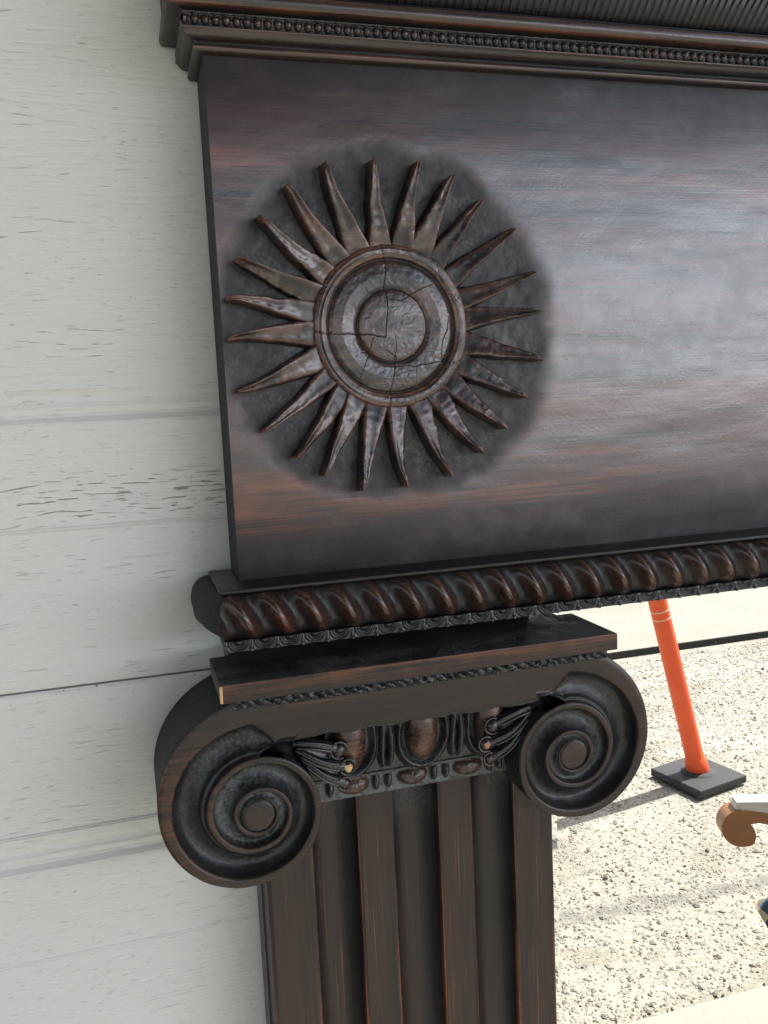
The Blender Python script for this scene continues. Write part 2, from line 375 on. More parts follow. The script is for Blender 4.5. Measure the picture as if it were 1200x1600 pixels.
col[..., 1] = np.clip(sstep(.122, .085, rj) * sstep(.44, .60, fbm(X * 70 + 3, Z * 70)) * .9 + dish * .22, 0, 1)
band = np.exp(-((u - .17) / .06) ** 2) * 1.0 + np.exp(-((u - .78) / .06) ** 2) * .35 + np.exp(-((u - .33) / .05) ** 2) * .25
col[..., 0] = np.clip(band * sstep(.40, .66, fbm(X * 4 + 40, Z * 60)) * (1 - halo), 0, .46)
b = MB(); b.grid(X, -(.05 + hgt), EYE + Z, col)
# end and top/bottom of the board
nf = len(b.f)
b.box(x0 + .0002, XR, -.0495 + .0035, -.004, EYE + z0, EYE + z1, (0, 0, 1))
b.add([(x0, -.004, EYE + z0), (x0, -.004, EYE + z1), (x0, -.0500, EYE + z1), (x0, -.0500, EYE + z0)], [(0, 1, 2, 3)], (0, .35, 1))
panel = P(b, 'frieze_panel', [m_panel, m_side], mir)
for q in panel.data.polygons[nf:]: q.material_index = 1

# --- sun medallion
def medallion(parent):
    disc_r = .0555; cx, cz = MC
    nr, nt_ = 170, 520
    rr = np.linspace(0, disc_r, nr); th = np.linspace(0, 2 * np.pi, nt_)
    Rr, T = np.meshgrid(rr, th, indexing='ij')
    Xl, Zl = Rr * np.cos(T), Rr * np.sin(T)
    r2 = Rr + (fbm(Xl * 30 + 5, Zl * 30 + 5) - .5) * .0022
    prof_r = [0, .008, .016, .0215, .0229, .0233, .0242, .027, .034, .0405, .0428, .0436, .0442, .0450, .0475, .050, .0522, .0530, .0540, .0555]
    prof_h = [.0098, .0097, .0092, .0086, .0080, .0040, .0048, .0060, .0068, .0060, .0046, .0036, .0040, .0066, .0080, .0082, .0072, .0062, .0045, .0012]
    h = np.interp(r2, prof_r, prof_h)
    h += (fbm(Xl * 35, Zl * 60, 4) - .5) * .0007 + (fbm(Xl * 420 + 3, Zl * 420, 2) - .5) * .0003
    # secondary line on the left of the ring
    h -= .0013 * np.exp(-((Rr - .0492 + .0012 * np.sin(T)) / .0005) ** 2) * sstep(-.2, -.75, np.cos(T))
    # cracks, in metres from the centre
    k = .000197
    def Cz(x, y): return ((x - 628) * k, (665 - y) * k)
    cracks = [[(335, 672), (400, 682), (470, 685), (545, 690), (598, 700)], [(595, 395), (615, 450), (608, 520), (612, 600), (600, 700)],
              [(598, 740), (635, 770), (632, 800), (622, 850), (610, 900), (606, 955)], [(620, 575), (660, 580), (720, 548), (790, 520)],
              [(500, 480), (530, 520), (555, 560)], [(560, 700), (545, 745), (515, 750)], [(540, 760), (520, 800), (505, 840)],
              [(640, 795), (700, 798), (760, 790), (830, 785), (860, 800)], [(708, 798), (708, 850), (705, 880)], [(795, 460), (800, 500), (850, 590), (880, 560)],
              [(835, 600), (830, 670), (805, 720), (800, 780)], [(400, 530), (440, 535)], [(635, 700), (636, 740), (625, 780)]]
    D = np.full(h.shape, 1.)
    jx = (fbm(Xl * 200, Zl * 200) - .5) * .0014; jz = (fbm(Xl * 200 + 50, Zl * 200) - .5) * .0014
    wid = [1.25, 1.1, .9, .8, .6, .6, .5, .6, .5, .7, .6, .5, .6]
    for ci, cr in enumerate(cracks):
        pp = [Cz(*q) for q in cr]
        for (ax, az), (bx, bz) in zip(pp[:-1], pp[1:]):
            dx, dz = bx - ax, bz - az; L = dx * dx + dz * dz
            tt = np.clip(((Xl + jx - ax) * dx + (Zl + jz - az) * dz) / L, 0, 1)
            d = np.hypot(Xl + jx - ax - tt * dx, Zl + jz - az - tt * dz) / wid[ci]; D = np.minimum(D, d)
    ck = np.exp(-(D / .00017) ** 2)
    h -= ck * .0014
    c = np.zeros(h.shape + (3,))
    groove = np.exp(-((r2 - .0238) / .0008) ** 2) + np.exp(-((r2 - .0437) / .0008) ** 2)
    edge = np.exp(-((r2 - .0226) / .0006) ** 2) + np.exp(-((r2 - .0456) / .0012) ** 2) + np.exp(-((r2 - .0525) / .0012) ** 2)
    c[..., 0] = np.clip(edge * .55, 0, 1) * (1 - ck); c[..., 2] = np.clip(ck * 1.2 + groove * .9 + .6 * sstep(.50, .62, fbm(Xl * 40 + 3, Zl * 90)) + sstep(.0528, .0545, r2), 0, 1)
    c[..., 1] = .22 * sstep(.5, .66, fbm(Xl * 60 + 20, Zl * 60)) * (1 - ck)
    b = MB(); b.grid(cx + Xl, -(.0482 + h), EYE + cz + Zl, c, flip=True)
    med = P(b, 'sun_medallion', m_sun, parent)
    tips = [(.1066, 93.8), (.108, 77.7), (.1077, 64.4), (.1054, 51), (.1096, 35.4), (.1106, 18.5), (.1084, 4.5), (.1114, -12.9), (.1087, -27.4), (.1069, -41.6), (.1068, -54.3), (.1089, -69), (.1073, -86.7), (.1106, -103), (.1084, -118.3), (.1071, -129.9), (.1099, -144.2), (.1094, -159.5), (.107, -177.2), (.1079, 169.2), (.1083, 156.2), (.1092, 140.3), (.1102, 126), (.1107, 111.2)]
    bend = [.06, .05, .03, .02, 0, -.02, .03, .02, -.02, -.04, -.09, -.10, -.12, -.05, .0, .03, .04, .04, -.04, -.02, .03, .05, .06, .05]
    for i, (tr, ta) in enumerate(tips):
        a1 = R_(ta); n = 60
        tcx, tcz = .1743 + tr * math.cos(a1), .0499 + tr * math.sin(a1)
        ab = math.atan2(tcz - cz, tcx - cx); L1 = math.hypot(tcx - cx, tcz - cz); L0 = .0505
        s = np.linspace(0, 1, n); rad = L0 + (L1 - L0) * s
        ba = ab + bend[i % 24] * .35 * np.sin(s * 3.1) 
        wd = np.interp(s, [0, .25, .6, .9, .975, 1], [.0074, .0056, .0032, .0014, .0009, .0004]) * rng.uniform(.88, 1.12)
        hh = np.interp(s, [0, .2, .9, 1], [.0070, .0105, .0180, .0170])
        cu = np.array([-1.42, -1.30, -1.10, -1.0, -.82, -.4, 0, .4, .82, 1.0, 1.10, 1.30, 1.42])
        ch = np.array([0, .25, .86, .98, 1.0, .94, .92, .93, .97, .93, .8, .25, 0])
        tilt = rng.uniform(-.16, .04)
        Uc, Sg = np.meshgrid(cu, s)
        wv = wd[:, None] * np.where(np.abs(Uc) > 1, 1, 1) * Uc + (np.abs(Uc) > 1.05) * np.sign(Uc) * .0004
        Rg = rad[:, None] + 0 * Uc; A = ba[:, None] + 0 * Uc
        wv = wv + (fbm(Rg * 90 + i * 7, A * 3, 3) - .5) * .0016
        Xr = cx + Rg * np.cos(A) - wv * np.sin(A); Zr = cz + Rg * np.sin(A) + wv * np.cos(A)
        H = hh[:, None] * (ch[None] + tilt * Uc * (np.abs(Uc) < 1.05))
        tops = (ch[None] > .5) * 1.
        H = H + tops * ((fbm(Xr * 130, Zr * 130) - .5) * .0011 + (fbm(Xr * 420, Zr * 420, 2) - .5) * .0010)
        H[-1] *= .25
        c = np.zeros(H.shape + (3,))
        em = np.isin(cu, [-1.0, -.82, .82, 1.0]) * 1.
        c[..., 0] = np.clip(em[None] * .30 + tops * sstep(.82, 1., Sg) * .6, 0, 1)
        c[..., 2] = (1 - tops) * 1.0 + tops * .9 * sstep(.46, .56, fbm(Xr * 75 + 8, Zr * 75))
        c[..., 1] = tops * .25 * sstep(.5, .65, fbm(Xr * 120, Zr * 120)) + (np.abs(cu)[None] > 1.4) * .4
        b = MB(); b.grid(Xr, -(.0462 + H), EYE + Zr, c, flip=True); P(b, 'ray', m_sun, med)
    return med
med = medallion(panel)
def copy_tree(o, parent, dx):
    c = o.copy(); S.collection.objects.link(c); c.parent = parent; c.location.x += dx
    for ch in list(o.children):
        d = ch.copy(); S.collection.objects.link(d); d.parent = c
        for g in list(ch.children):
            e = g.copy(); S.collection.objects.link(e); e.parent = d
    return c

# --- mitred mouldings: profile (outset o, height z, attr) swept round the left corner and along the front
def sweep(b, prof, base_x=.065, base_p=.05, xr=XR, seg=.02, back=.004, cols=None):
    o = np.array([q[0] for q in prof]); z = np.array([q[1] for q in prof])
    c = np.zeros((len(o), 3)) if cols is None else np.array(cols, float)
    fx = lin(0, 1, 1 / 60)
    X = np.zeros((len(fx), len(o))); 
    for j in range(len(o)): X[:, j] = (base_x - o[j]) + (xr - base_x + o[j]) * fx
    Yg = np.repeat(-(base_p + o)[None], len(fx), 0); Zg = np.repeat((EYE + z)[None], len(fx), 0)
    b.grid(X, Yg, Zg, np.repeat(c[None], len(fx), 0), flip=True)
    fy = np.linspace(0, 1, 5); X = np.repeat((base_x - o)[None], 5, 0); Zg = np.repeat((EYE + z)[None], 5, 0)
    Yg = np.array([[-(back + (base_p + oo - back) * f) for oo in o] for f in fy])
    cs = c.copy(); cs[:, 0] *= .2; cs[:, 2] = np.maximum(cs[:, 2], .7)
    b.grid(X, Yg, Zg, np.repeat(cs[None], 5, 0), flip=True)
def arc(o0, z0_, o1, z1_, bulge, n=8):
    """points from (o0,z0) to (o1,z1) bowed by bulge (signed, to the right of travel)"""
    q = []; dx, dz = o1 - o0, z1_ - z0_; L = math.hypot(dx, dz)
    for i in range(n + 1):
        t_ = i / n; k = bulge * 4 * t_ * (1 - t_); q.append((o0 + dx * t_ + dz / L * k, z0_ + dz * t_ - dx / L * k))
    return q
pr = [(0, .2163), (.004, .2163)] + arc(.0045, .2165, .0045, .2208, .0018, 8) + [(.0038, .2212), (.0036, .2219), (.0052, .2222)] + arc(.0054, .2224, .0120, .2262, .0013, 8) + \
     [(.0130, .2266), (.0134, .2272), (.0132, .2276), (.0105, .2278), (.0102, .2355), (.0106, .2362), (.0150, .2366), (.0205, .2368)] + \
     arc(.0212, .2370, .0215, .2440, .0014, 10) + [(.0203, .2446), (.0180, .2449), (.0165, .2455), (.0163, .2475)]
cl = []
for (o, z) in pr:
    e = .0
    if z > .2368 and z < .2446: e = .08
    if .2438 < z < .2450 or .2367 < z < .2376: e = .65
    if abs(z - .2187) < .0012 or .2263 < z < .2274: e = .25
    if .2224 < z < .226: e = .06
    cl.append((e, .3 if .2205 < z < .2222 or .2284 < z < .2350 else .0, .9 if (.2275 < z < .2367) or .2452 < z or .221 < z < .2222 else .2))
b = MB(); sweep(b, pr, cols=cl)
b.box(.067, XR, -.0495, -.004, EYE + .2185, EYE + .30, (0, 0, 1))
b.box(.045, XR, -.062, -.004, EYE + .2455, EYE + .31, (0, 0, 1))
corn = P(b, 'cornice', m_corn, mir)
# beads in their socket along the cornice
xs = lin(.0530, XR, .00042); zz = np.linspace(-1, 1, 25) * .0043
X, Z = np.meshgrid(xs, zz); pitch = .00625
ph = (X - .0535) / pitch; fx = (ph - np.round(ph)) * pitch
amp = .85 + .3 * vnoise(np.round(ph) * 3.3, 0 * ph)
bead = np.sqrt(np.clip(1 - (fx / .0026) ** 2 - (Z / .0033) ** 2, 0, 1)) * .0034 * amp
wallr = np.exp(-((np.abs(fx) - pitch / 2) / .00045) ** 2) * .0014 * (Z < .0030)
lip = sstep(-.0035, -.0040, Z) * .0018 + sstep(.0034, .0040, Z) * .0016
h = np.maximum(np.maximum(bead, wallr), lip) + (fbm(X * 900, Z * 900, 2) - .5) * .0004
c = np.zeros(X.shape + (3,)); c[..., 2] = (bead < .0006) * .8; c[..., 1] = (wallr > .0005) * .30 + (lip > .0008) * .40 + (bead < .0004) * .2
c[..., 0] = (bead > .0026) * .18
b = MB(); b.grid(X, -(.0610 + h), EYE + .2315 + Z, c)
ys = np.linspace(-.0615, -.006, 70); zz2 = np.linspace(-.0033, .0033, 12); Yg, Z2 = np.meshgrid(ys, zz2)
h2 = np.abs(np.sin(Yg / .0042 * np.pi)) * .0022 * np.sqrt(np.clip(1 - (Z2 / .0032) ** 2, 0, 1))
b.grid(.0538 - h2, Yg, EYE + .2315 + Z2, None, flip=True)
P(b, 'bead_strip', m_dark, corn)
# gouged swelling moulding over it
xs = lin(.05, XR, .0007); ph_ = np.linspace(-1.15, 1.5, 40); X, A = np.meshgrid(xs, ph_)
zc = .2690; Rz = .0225
zl = zc + Rz * np.sin(A); pp = .0585 + .0160 * np.cos(A)
up_ = (zl - .2465)
k_ = np.clip((X - .18) / .25, 0, 2.2)
q = (X - k_ * up_ ** 2 * 14 - .05) / .0054; fq = q - np.round(q)
g_ = np.exp(-(fq / .13) ** 2) * .0011 + (fbm(X * 300, A * 6) - .5) * .0006
saw = (fq + .5) * .0007
c = np.zeros(X.shape + (3,)); c[..., 2] = .85 + (g_ > .0007) * .15; c[..., 1] = .10 * sstep(.2, .5, fq) + .02; 
b = MB(); b.grid(X, -(pp - g_ + saw), EYE + zl, c)
P(b, 'gouged_moulding', wood('gouged_wood', 'x', .35, .30, 1.5, .2, .12, pits=.2, matte=.6), corn)

# --- rope moulding
xl = .0475; p0 = .0725; Rp = .0145; zc = -.1278; Rz = .0150
xs = lin(0, 1, .0006 / 1.13); A_ = np.linspace(-math.pi / 2, math.pi / 2, 56); X_, A = np.meshgrid(xs, A_)
left = xl + .004 - .0035 * np.cos(A); X = left + (XR - left) * X_
zz = zc + Rz * np.sin(A); pitch = .02185
lean = (np.sin(A) * -.5 + .5) * .0155 - .0035
q = (X - .0535 - lean + .006) / pitch; f = q - np.floor(q)          # 0..1
amp = .9 + .2 * vnoise(np.floor(q) * 2.7, 0 * q)
fw = (f - .5) / .5
rib = (.5 + .5 * np.cos(np.pi * fw)) ** 1.25
val = -.35 + 0 * fw
pf = np.clip(np.cos(A), 0, 1) ** 1.0
disp = (rib * .0092 * amp + val * .0040) * pf
disp += (fbm(X * 110, A * 4) - .5) * .0005 * (1 - sstep(0, .4, rib))
ys = p0 + (Rp - .0030 + disp) * np.cos(A) ** .9 ; zz = zz + disp * .35 * np.sin(A)
c = np.zeros(X.shape + (3,)); 
inr = sstep(.16, .50, rib)
c[..., 0] = sstep(.75, .98, rib) * .34 * pf * (.35 + .65 * vnoise(np.floor(q) * 5.1 + 2, 0 * q)); c[..., 1] = (1 - inr) * .20 * (.5 + .5 * pf); c[..., 2] = np.maximum((1 - inr) * .95, 1 - np.exp(-((A - .02) / .70) ** 2))
c[..., 1] += sstep(-1.25, -1.45, A) * .4
b = MB(); b.grid(X, -ys, EYE + zz, c)
b.box(.0505, XR, -.0765, -.004, EYE - .1435, EYE - .1128, (0, 0, .9))
b.box(.0490, XR, -.0800, -.004, EYE - .1129, EYE - .1105, (0, .1, .9), b=.0006)
rope = P(b, 'rope_moulding', m_rope, mir)
b = MB()
ff = np.linspace(0, 1, 26); F_, A = np.meshgrid(ff, A_)
pend = p0 + (Rp - .0030) * np.cos(A) ** 1.1
Yg = -(.006 + (pend - .006) * F_) + 0; 
Xg = xl + .004 - .0035 * np.cos(A) * 1 - .0125 * np.cos(A) ** .8 * (1 - F_ ** 5) - .0012 * np.exp(-((F_ - .45) / .08) ** 2)
Zg = zc + Rz * np.sin(A) * (1 - .04 * F_) 
b.grid(Xg + (fbm(F_ * 8, A * 3) - .5) * .0012, Yg, EYE + Zg, np.stack([0 * A, .10 + 0 * A, .8 + 0 * A], -1), flip=True)
P(b, 'moulding_end', m_side, rope)
# egg strip under the rope
xs = lin(.0490, XR, .0004); zz = np.linspace(-.0070, 0, 24); X, Z = np.meshgrid(xs, zz); pitch = .01635
q = (X - .0585) / pitch; fx = (q - np.round(q)) * pitch
rho = np.sqrt((fx / .0066) ** 2 + (Z / .0066) ** 2)
h = .0012 * (np.exp(-((rho - .93) / .06) ** 2) + np.exp(-((rho - .70) / .055) ** 2)) + .0022 * np.sqrt(np.clip(1 - (rho / .5) ** 2, 0, 1))
dart = np.exp(-((np.abs(fx) - pitch / 2 + .0003) / .00045) ** 2) * sstep(0, -.004, Z) + np.exp(-((np.abs(fx) - pitch / 2) / .0016) ** 2) * sstep(-.0045, -.0058, Z)
h = np.maximum(h, dart * .0012) + (fbm(X * 600, Z * 600, 2) - .5) * .0002
c = np.zeros(X.shape + (3,)); c[..., 2] = .9; c[..., 1] = sstep(.45, .9, (h - .0002) / .0012) * 1.0 * (rho > .55) + .03
b = MB(); b.grid(X, -(.0795 + h), EYE - .1430 + Z, c)
b.box(.0500, XR, -.0780, -.006, EYE - .1490, EYE - .1435, (0, .1, .9))
P(b, 'egg_strip', m_dark, rope)

# --- abacus
def column_group(dx, first):
    pass
b = MB()
b.box(.0432, .3143, -.1000, -.0350, EYE - .1757, EYE - .1640, (.05, 0, .2), b=.0009)
b.box(.0560, .3020, -.0352, -.004, EYE - .1752, EYE - .1643, (0, 0, .9))
b.box(.0665, .2860, -.0200, -.004, EYE - .1640, EYE - .1480, (0, 0, 1))
vv = np.array(b.v); cc_ = np.array(b.c)
topf = (vv[:, 2] > EYE - .1652) & (vv[:, 1] > -.0992); cc_[topf] = (0, .6, 1)
fr = (vv[:, 1] < -.0995) & (vv[:, 2] > EYE - .1652); cc_[fr] = (.5, 0, .0)
b.c = cc_.tolist()
aba = P(b, 'abacus', m_band, mir, False)
b = MB(); b.box(.0429, .0447, -.1004, -.0985, EYE - .1752, EYE - .1646, b=.0005); P(b, 'bare_corner', m_raw, aba)
xs = lin(.052, .3085, .00045); zz = np.linspace(-.0068, .0008, 22); X, Z = np.meshgrid(xs, zz)
tw = np.abs(np.sin((X + Z * .9 + (fbm(X * 60, Z * 60) - .5) * .008) / .0072 * np.pi)) ** .6
h = .0032 * tw * np.sqrt(np.clip(1 - ((Z + .0030) / .0040) ** 2, 0, 1)) + (fbm(X * 380, Z * 380, 3) - .5) * .0034
c = np.zeros(X.shape + (3,)); c[..., 2] = .9; c[..., 1] = .5 * sstep(.5, .75, tw) * sstep(.4, .6, fbm(X * 200, Z * 200))
b = MB(); b.grid(X, -(.0935 + h), EYE - .1757 + Z, c); b.box(.0535, .307, -.0930, -.05, EYE - .1822, EYE - .1757, (0, .1, 1))
P(b, 'leaf_strip', m_dark, aba)

# --- capital
PV = .080
EL = (.0634, -.2578); ER = (.2884, -.2538)
phk = np.array([0, 22, 45, 90, 180, 270, 360, 450, 540, 630, 720, 810, 900, 990, 1080])
rk = np.array([.0778, .0735, .0695, .0612, .0478, .0414, .0378, .0322, .0250, .0222, .0180, .0156, .0134, .0122, .0112])
from math import cos, sin, tan
fph = np.linspace(0, 1080, 2161); kr = np.exp(np.interp(fph, phk, np.log(rk)))
ker = np.hanning(61); ker /= ker.sum(); pad = np.r_[np.full(30, kr[0]) * np.exp(-np.arange(-30, 0) * 0.0012)[::1], kr, np.full(30, kr[-1])]
krs = np.convolve(pad, ker, 'same')[30:-30]; krs[:20] = kr[:20]
def Rf(ph):
    ph = np.asarray(ph, float)
    r = np.interp(ph, fph, krs)
    return np.where(ph < 0, .0778 / np.cos(np.radians(np.minimum(ph, 0))), r)
def volute(parent, eye, sx, name='volute'):
    ph = np.arange(-30, 1082, 2.2); n = 46
    Ro = Rf(ph); Ri = Rf(ph + 360)
    wr = np.interp(ph, [-30, 0, 45, 90, 180, 270, 360, 720], [.045, .0185, .0118, .0080, .0060, .0050, .0044, .0026])
    wr = np.minimum(wr, (Ro - Ri) * .9)
    dep = np.interp(ph, [-30, -22, -8, 20, 90, 270, 360, 540, 720, 900, 1080], [0, 0, .0085, .0125, .0130, .0120, .0095, .0065, .0040, .0015, 0])
    lift = np.interp(ph, [0, 360, 720, 1080], [0, .001, .0025, .0030])
    s = np.r_[0, .04, np.linspace(.1, 1, 5), ]          # rim part
    rows = []
    t_r = np.array([0, .12, .35, .65, .88, 1.0]); hr = np.array([-.0009, -.0001, 0, 0, -.0001, -.0009])
    t_c = np.linspace(0.015, 1, 40)
    hc = -(np.clip(1 - (2 * t_c - 1) ** 2, 0, 1)) ** .5
    hc = hc * (1 - .25 * t_c)
    RR = []; HH = []; CC = []
    Ri = np.where(ph < -6, np.maximum(Ri, np.interp(ph, [-30, -20, -12, -6], [.0520, .0480, .0430, .0390])), Ri)
    for i, p in enumerate(ph):
        a, w_, q_ = Ro[i], min(wr[i], (Ro[i] - Ri[i]) * .96), Ri[i]
        r1 = a - w_ * t_r; h1 = hr + 0 * t_r
        r2 = (a - w_) - (a - w_ - q_) * t_c
        hh = hc * dep[i]
        bd = .0022 * np.exp(-((t_c - .86) / .045) ** 2) * np.interp(p, [-30, 0, 60, 150, 200], [0, 1, 1, .6, 0])
        lip2 = np.interp(p, [-30, 720], [0, 0])
        l1 = lift[i]; l2 = np.interp(p + 360, [0, 360, 720, 1080], [0, .001, .0025, .0030])
        hh = hh + bd + l1 + (l2 - l1) * t_c
        hh[-1] = l2 - .0009; hh[-2] = min(hh[-2], l2 - .002)
        if p < -6: hh[-1] = -.016; hh[-2] = -.001
        RR.append(np.r_[r1, r2]); HH.append(np.r_[h1 + l1, hh])
        wear = np.r_[np.array([.7, .35, .22, .22, .3, .7]) * (1 if sx > 0 else .45) * np.interp(p, [-30, 20, 50, 110, 160, 330, 420, 500, 720], [.0, .15, .9, .5, .0, .0, .75, .3, .2]), np.zeros(40)]
        dust = np.r_[np.zeros(6), .12 + .85 * (1 if sx > 0 else .6) * np.interp(p, [0, 30, 80, 250, 330, 420, 720], [.5, .5, .12, .25, .5, 1., 1.]) * np.sin(t_c * math.pi)]
        blk = np.r_[np.full(6, .0), np.full(40, 1.)]
        CC.append(np.stack([wear, dust, blk], -1))
    RR = np.array(RR); HH = np.array(HH); CC = np.array(CC)
    A = np.radians(90 + ph)[:, None] * 1.0
    Xl = RR * np.cos(A) * 1.0; Zl = RR * np.sin(A)
    HH = HH + (fbm(Xl * 150 + 9, Zl * 150) - .5) * .0007 * np.clip((ph[:, None] + 30) / 15, 0, 1)
    X = eye[0] + sx * Xl; Z = eye[1] + Zl
    b = MB(); b.grid(X, -(PV + HH), EYE + Z, CC, flip=(sx < 0))
    # eye
    rr = np.linspace(0, 1, 14) * float(Rf(1080)) * 1.02; tt = np.linspace(0, 2 * np.pi, 60); Rr, T = np.meshgrid(rr, tt, indexing='ij')
    hh = np.interp(Rr / rr[-1], [0, .84, .90, .94, 1], [.0012, .0010, .0002, -.0006, -.0009]) + (fbm(Rr * np.cos(T) * 200, Rr * np.sin(T) * 200) - .5) * .0008
    c = np.zeros(hh.shape + (3,)); c[..., 1] = np.exp(-((Rr / rr[-1] - .96) / .07) ** 2) * .8; c[..., 0] = .0
    b.grid(eye[0] + sx * Rr * np.cos(T), -(PV + .0018 + hh), EYE + eye[1] + Rr * np.sin(T), c, flip=(sx > 0))
    # side wall of the scroll, back to the board
    p2 = np.arange(-30, 331, 3.); ro = Rf(p2); a2 = np.radians(90 + p2)
    lay = np.array([.0009, .0025, .020, .0215, .040, .0760]); ins = np.array([0, .0, .0002, .0007, .0004, .0004])
    Xs = np.stack([eye[0] + sx * (ro - k) * np.cos(a2) for k in ins], 1); Zs = np.stack([eye[1] + (ro - k) * np.sin(a2) for k in ins], 1)
    Ys = np.repeat(-(PV - lay)[None], len(p2), 0)
    nf = len(b.f)
    b.grid(Xs, Ys, EYE + Zs, np.zeros(Xs.shape + (3,)) + (0, .30, 1.), flip=(sx > 0))
    v = P(b, name, [m_vol, m_side], parent)
    for q in v.data.polygons[nf:]: q.material_index = 1
    return v
def capital():
    b = MB()
    t30 = tan(R_(30)); rb = .0520
    zt = EL[1] + .0778; zt2 = ER[1] + .0778; zt = -.1800
    Lx, Rx = .1040, .2480
    zbL = -.2125; n = 120
    fx = np.linspace(0, 1, n); rows = np.linspace(0, 1, 20)
    Fx, Fz = np.meshgrid(fx, rows)
    topx = EL[0] + .0778 * t30 + (ER[0] - .0778 * t30 - EL[0] - .0778 * t30) * Fx
    botx = .0896 + (.2646 - .0896) * Fx
    zb = -.2125 - .0012 * np.sin(Fx * 37) * (vnoise(Fx * 30, 0 * Fx)) 
    ztop = (EL[1] + .0778) + (ER[1] - EL[1]) * Fx
    X = topx + (botx - topx) * Fz; Z = ztop + (zb - ztop) * Fz
    c = np.zeros(X.shape + (3,)); c[..., 1] = sstep(.93, 1, Fz) * .7; c[..., 2] = sstep(.86, 1, Fz) * .7
    H = -.0012 * sstep(.95, 1, Fz) + (fbm(X * 20, Z * 60) - .5) * .0006 * np.clip(Fx * 20, 0, 1) * np.clip((1 - Fx) * 20, 0, 1)
    b.grid(X, -(PV + H), EYE + Z, c, flip=True)
    Xb = np.repeat(X[-1][None], 2, 0); Zb = np.repeat(Z[-1][None], 2, 0)
    b.grid(Xb, np.array([np.full(n, -PV + .0012), np.full(n, -.045)]), EYE + Zb, np.zeros(Xb.shape + (3,)) + (0, .1, 1), flip=True)
    b.box(.070, .283, -.0650, -.045, EYE - .213, EYE - .1765, (0, 0, 1))
    b.box(.074, .101, -.0655, -.045, EYE - .242, EYE - .2129, (0, 0, 1)); b.box(.256, .284, -.0655, -.045, EYE - .242, EYE - .2129, (0, 0, 1))
    b.box(.090, .262, -.0790, -.064, EYE - .1815, EYE - .1765, (0, 0, 1))
    cap = P(b, 'capital', m_band, mir)
    volute(cap, EL, 1); volute(cap, ER, -1)
    # egg and tongue moulding
    X, Z = np.meshgrid(lin(.086, .262, .0004), lin(-.2560, -.2110, .0004))
    base = .0560; H = np.full(X.shape, 0.) ; C = np.zeros(X.shape + (3,)); C[..., 2] = .9; C[..., 1] = .15
    roll = sstep(-.2560, -.2180, Z) * .0045
    H += roll
    for ex in (.1300, .1822, .2330):
        zc_ = -.2290
        dz = Z - zc_; hz = np.where(dz > 0, .030, .0215)
        rho = np.sqrt(((X - ex) / .0120) ** 2 + (dz / hz) ** 2)
        sh = np.sqrt(((X - ex) / .0186) ** 2 + (dz / (hz + .0028)) ** 2)
        cup = (sh < 1) & (rho > 1.04)
        shell = .0062 * np.exp(-((sh - .95) / .12) ** 2)
        H = np.where(sh < 1.0, roll * .6 - .002, H)
        H = np.maximum(H, roll + shell * (sh < 1.3))
        egg = np.sqrt(np.clip(1 - rho ** 2, 0, 1))
        H = np.where(rho < 1, np.maximum(H, roll + egg * .0125 - .001), H)
        m = sstep(.35, .7, egg)[..., None]
        C = C * (1 - m) + m * np.array([.40, 0, .15])
        C[..., 1] += np.exp(-((sh - .85) / .12) ** 2) * .35
    for tx in (.1530, .1595, .2045, .2112):
        sg = -1 if tx in (.1530, .2045) else 1
        xx = X - tx - sg * -.0010 * ((Z + .235) / .02) ** 2 * 2
        bot = -.2515; d = sstep(bot, bot + .006, Z)
        H = np.maximum(H, roll + d * .0060 * np.sqrt(np.clip(1 - (xx / (.0027 * (.6 + .4 * d))) ** 2, 0, 1)))
    H += (fbm(X * 250, Z * 250) - .5) * .0010 * (1 - .85 * sstep(.7, .35, sum(np.exp(-((X - q) / .009) ** 4) for q in (.1300, .1822, .2330)) * 0 + (1 - C[..., 0] / .4)))
    b = MB(); b.grid(X, -(base + H), EYE + Z, C)
    P(b, 'egg_moulding', m_dark, cap)
    # beads and reels
    X, Z = np.meshgrid(lin(.100, .250, .0004), lin(-.2705, -.2535, .0004)); H = np.zeros(X.shape); C = np.zeros(X.shape + (3,)); C[..., 2] = .6; C[..., 1] = .85
    for ex in (.1337, .1765, .2185):
        e = np.sqrt(np.clip(1 - ((X - ex) / .0112) ** 2 - ((Z + .2612) / .0068) ** 2, 0, 1)); H = np.maximum(H, e * .0068)
        m = (e > .25)[..., None]; C = np.where(m, np.array([.25, .05, .6]), C)
    for ex in (.1165, .1495, .1585, .1925, .2016, .2345, .2425):
        e = np.sqrt(np.clip(1 - ((X - ex) / .0029) ** 2 - ((Z + .2612) / .0066) ** 2, 0, 1)); H = np.maximum(H, e * .0050)
        m = (e > .3)[..., None]; C = np.where(m, np.array([.0, .12, .9]), C)
    H += sstep(-.2560, -.2540, Z) * .0045 + (fbm(X * 260, Z * 260) - .5) * .0012
    b = MB(); b.grid(X, -(.0528 + H), EYE + Z, C); b.box(.10, .25, -.0520, -.044, EYE - .2704, EYE - .2535, (0, .2, .9))
    P(b, 'bead_moulding', m_dark, cap)
    # leaf sprigs spilling out of the scrolls
    for ex, sx in ((EL, 1), (ER, -1)):
        b = MB()
        def pt(dx, z, p): return (ex[0] + sx * dx, -p, EYE + z)
        balls = [(.0570, -.2275, .0048), (.0625, -.2400, .0044), (.0600, -.2512, .0036)]
        st = [(.026, -.2190), (.028, -.2230), (.031, -.2290)]
        stems = [[(a + (p - a) * t_, b_ + (q - b_) * t_ + .0042 * math.sin(t_ * math.pi) * (1 if q > -.235 else -1) * .6) for t_ in np.linspace(0, .97, 15)] for (p, q, _r), (a, b_) in zip(balls, st)]
        G = []
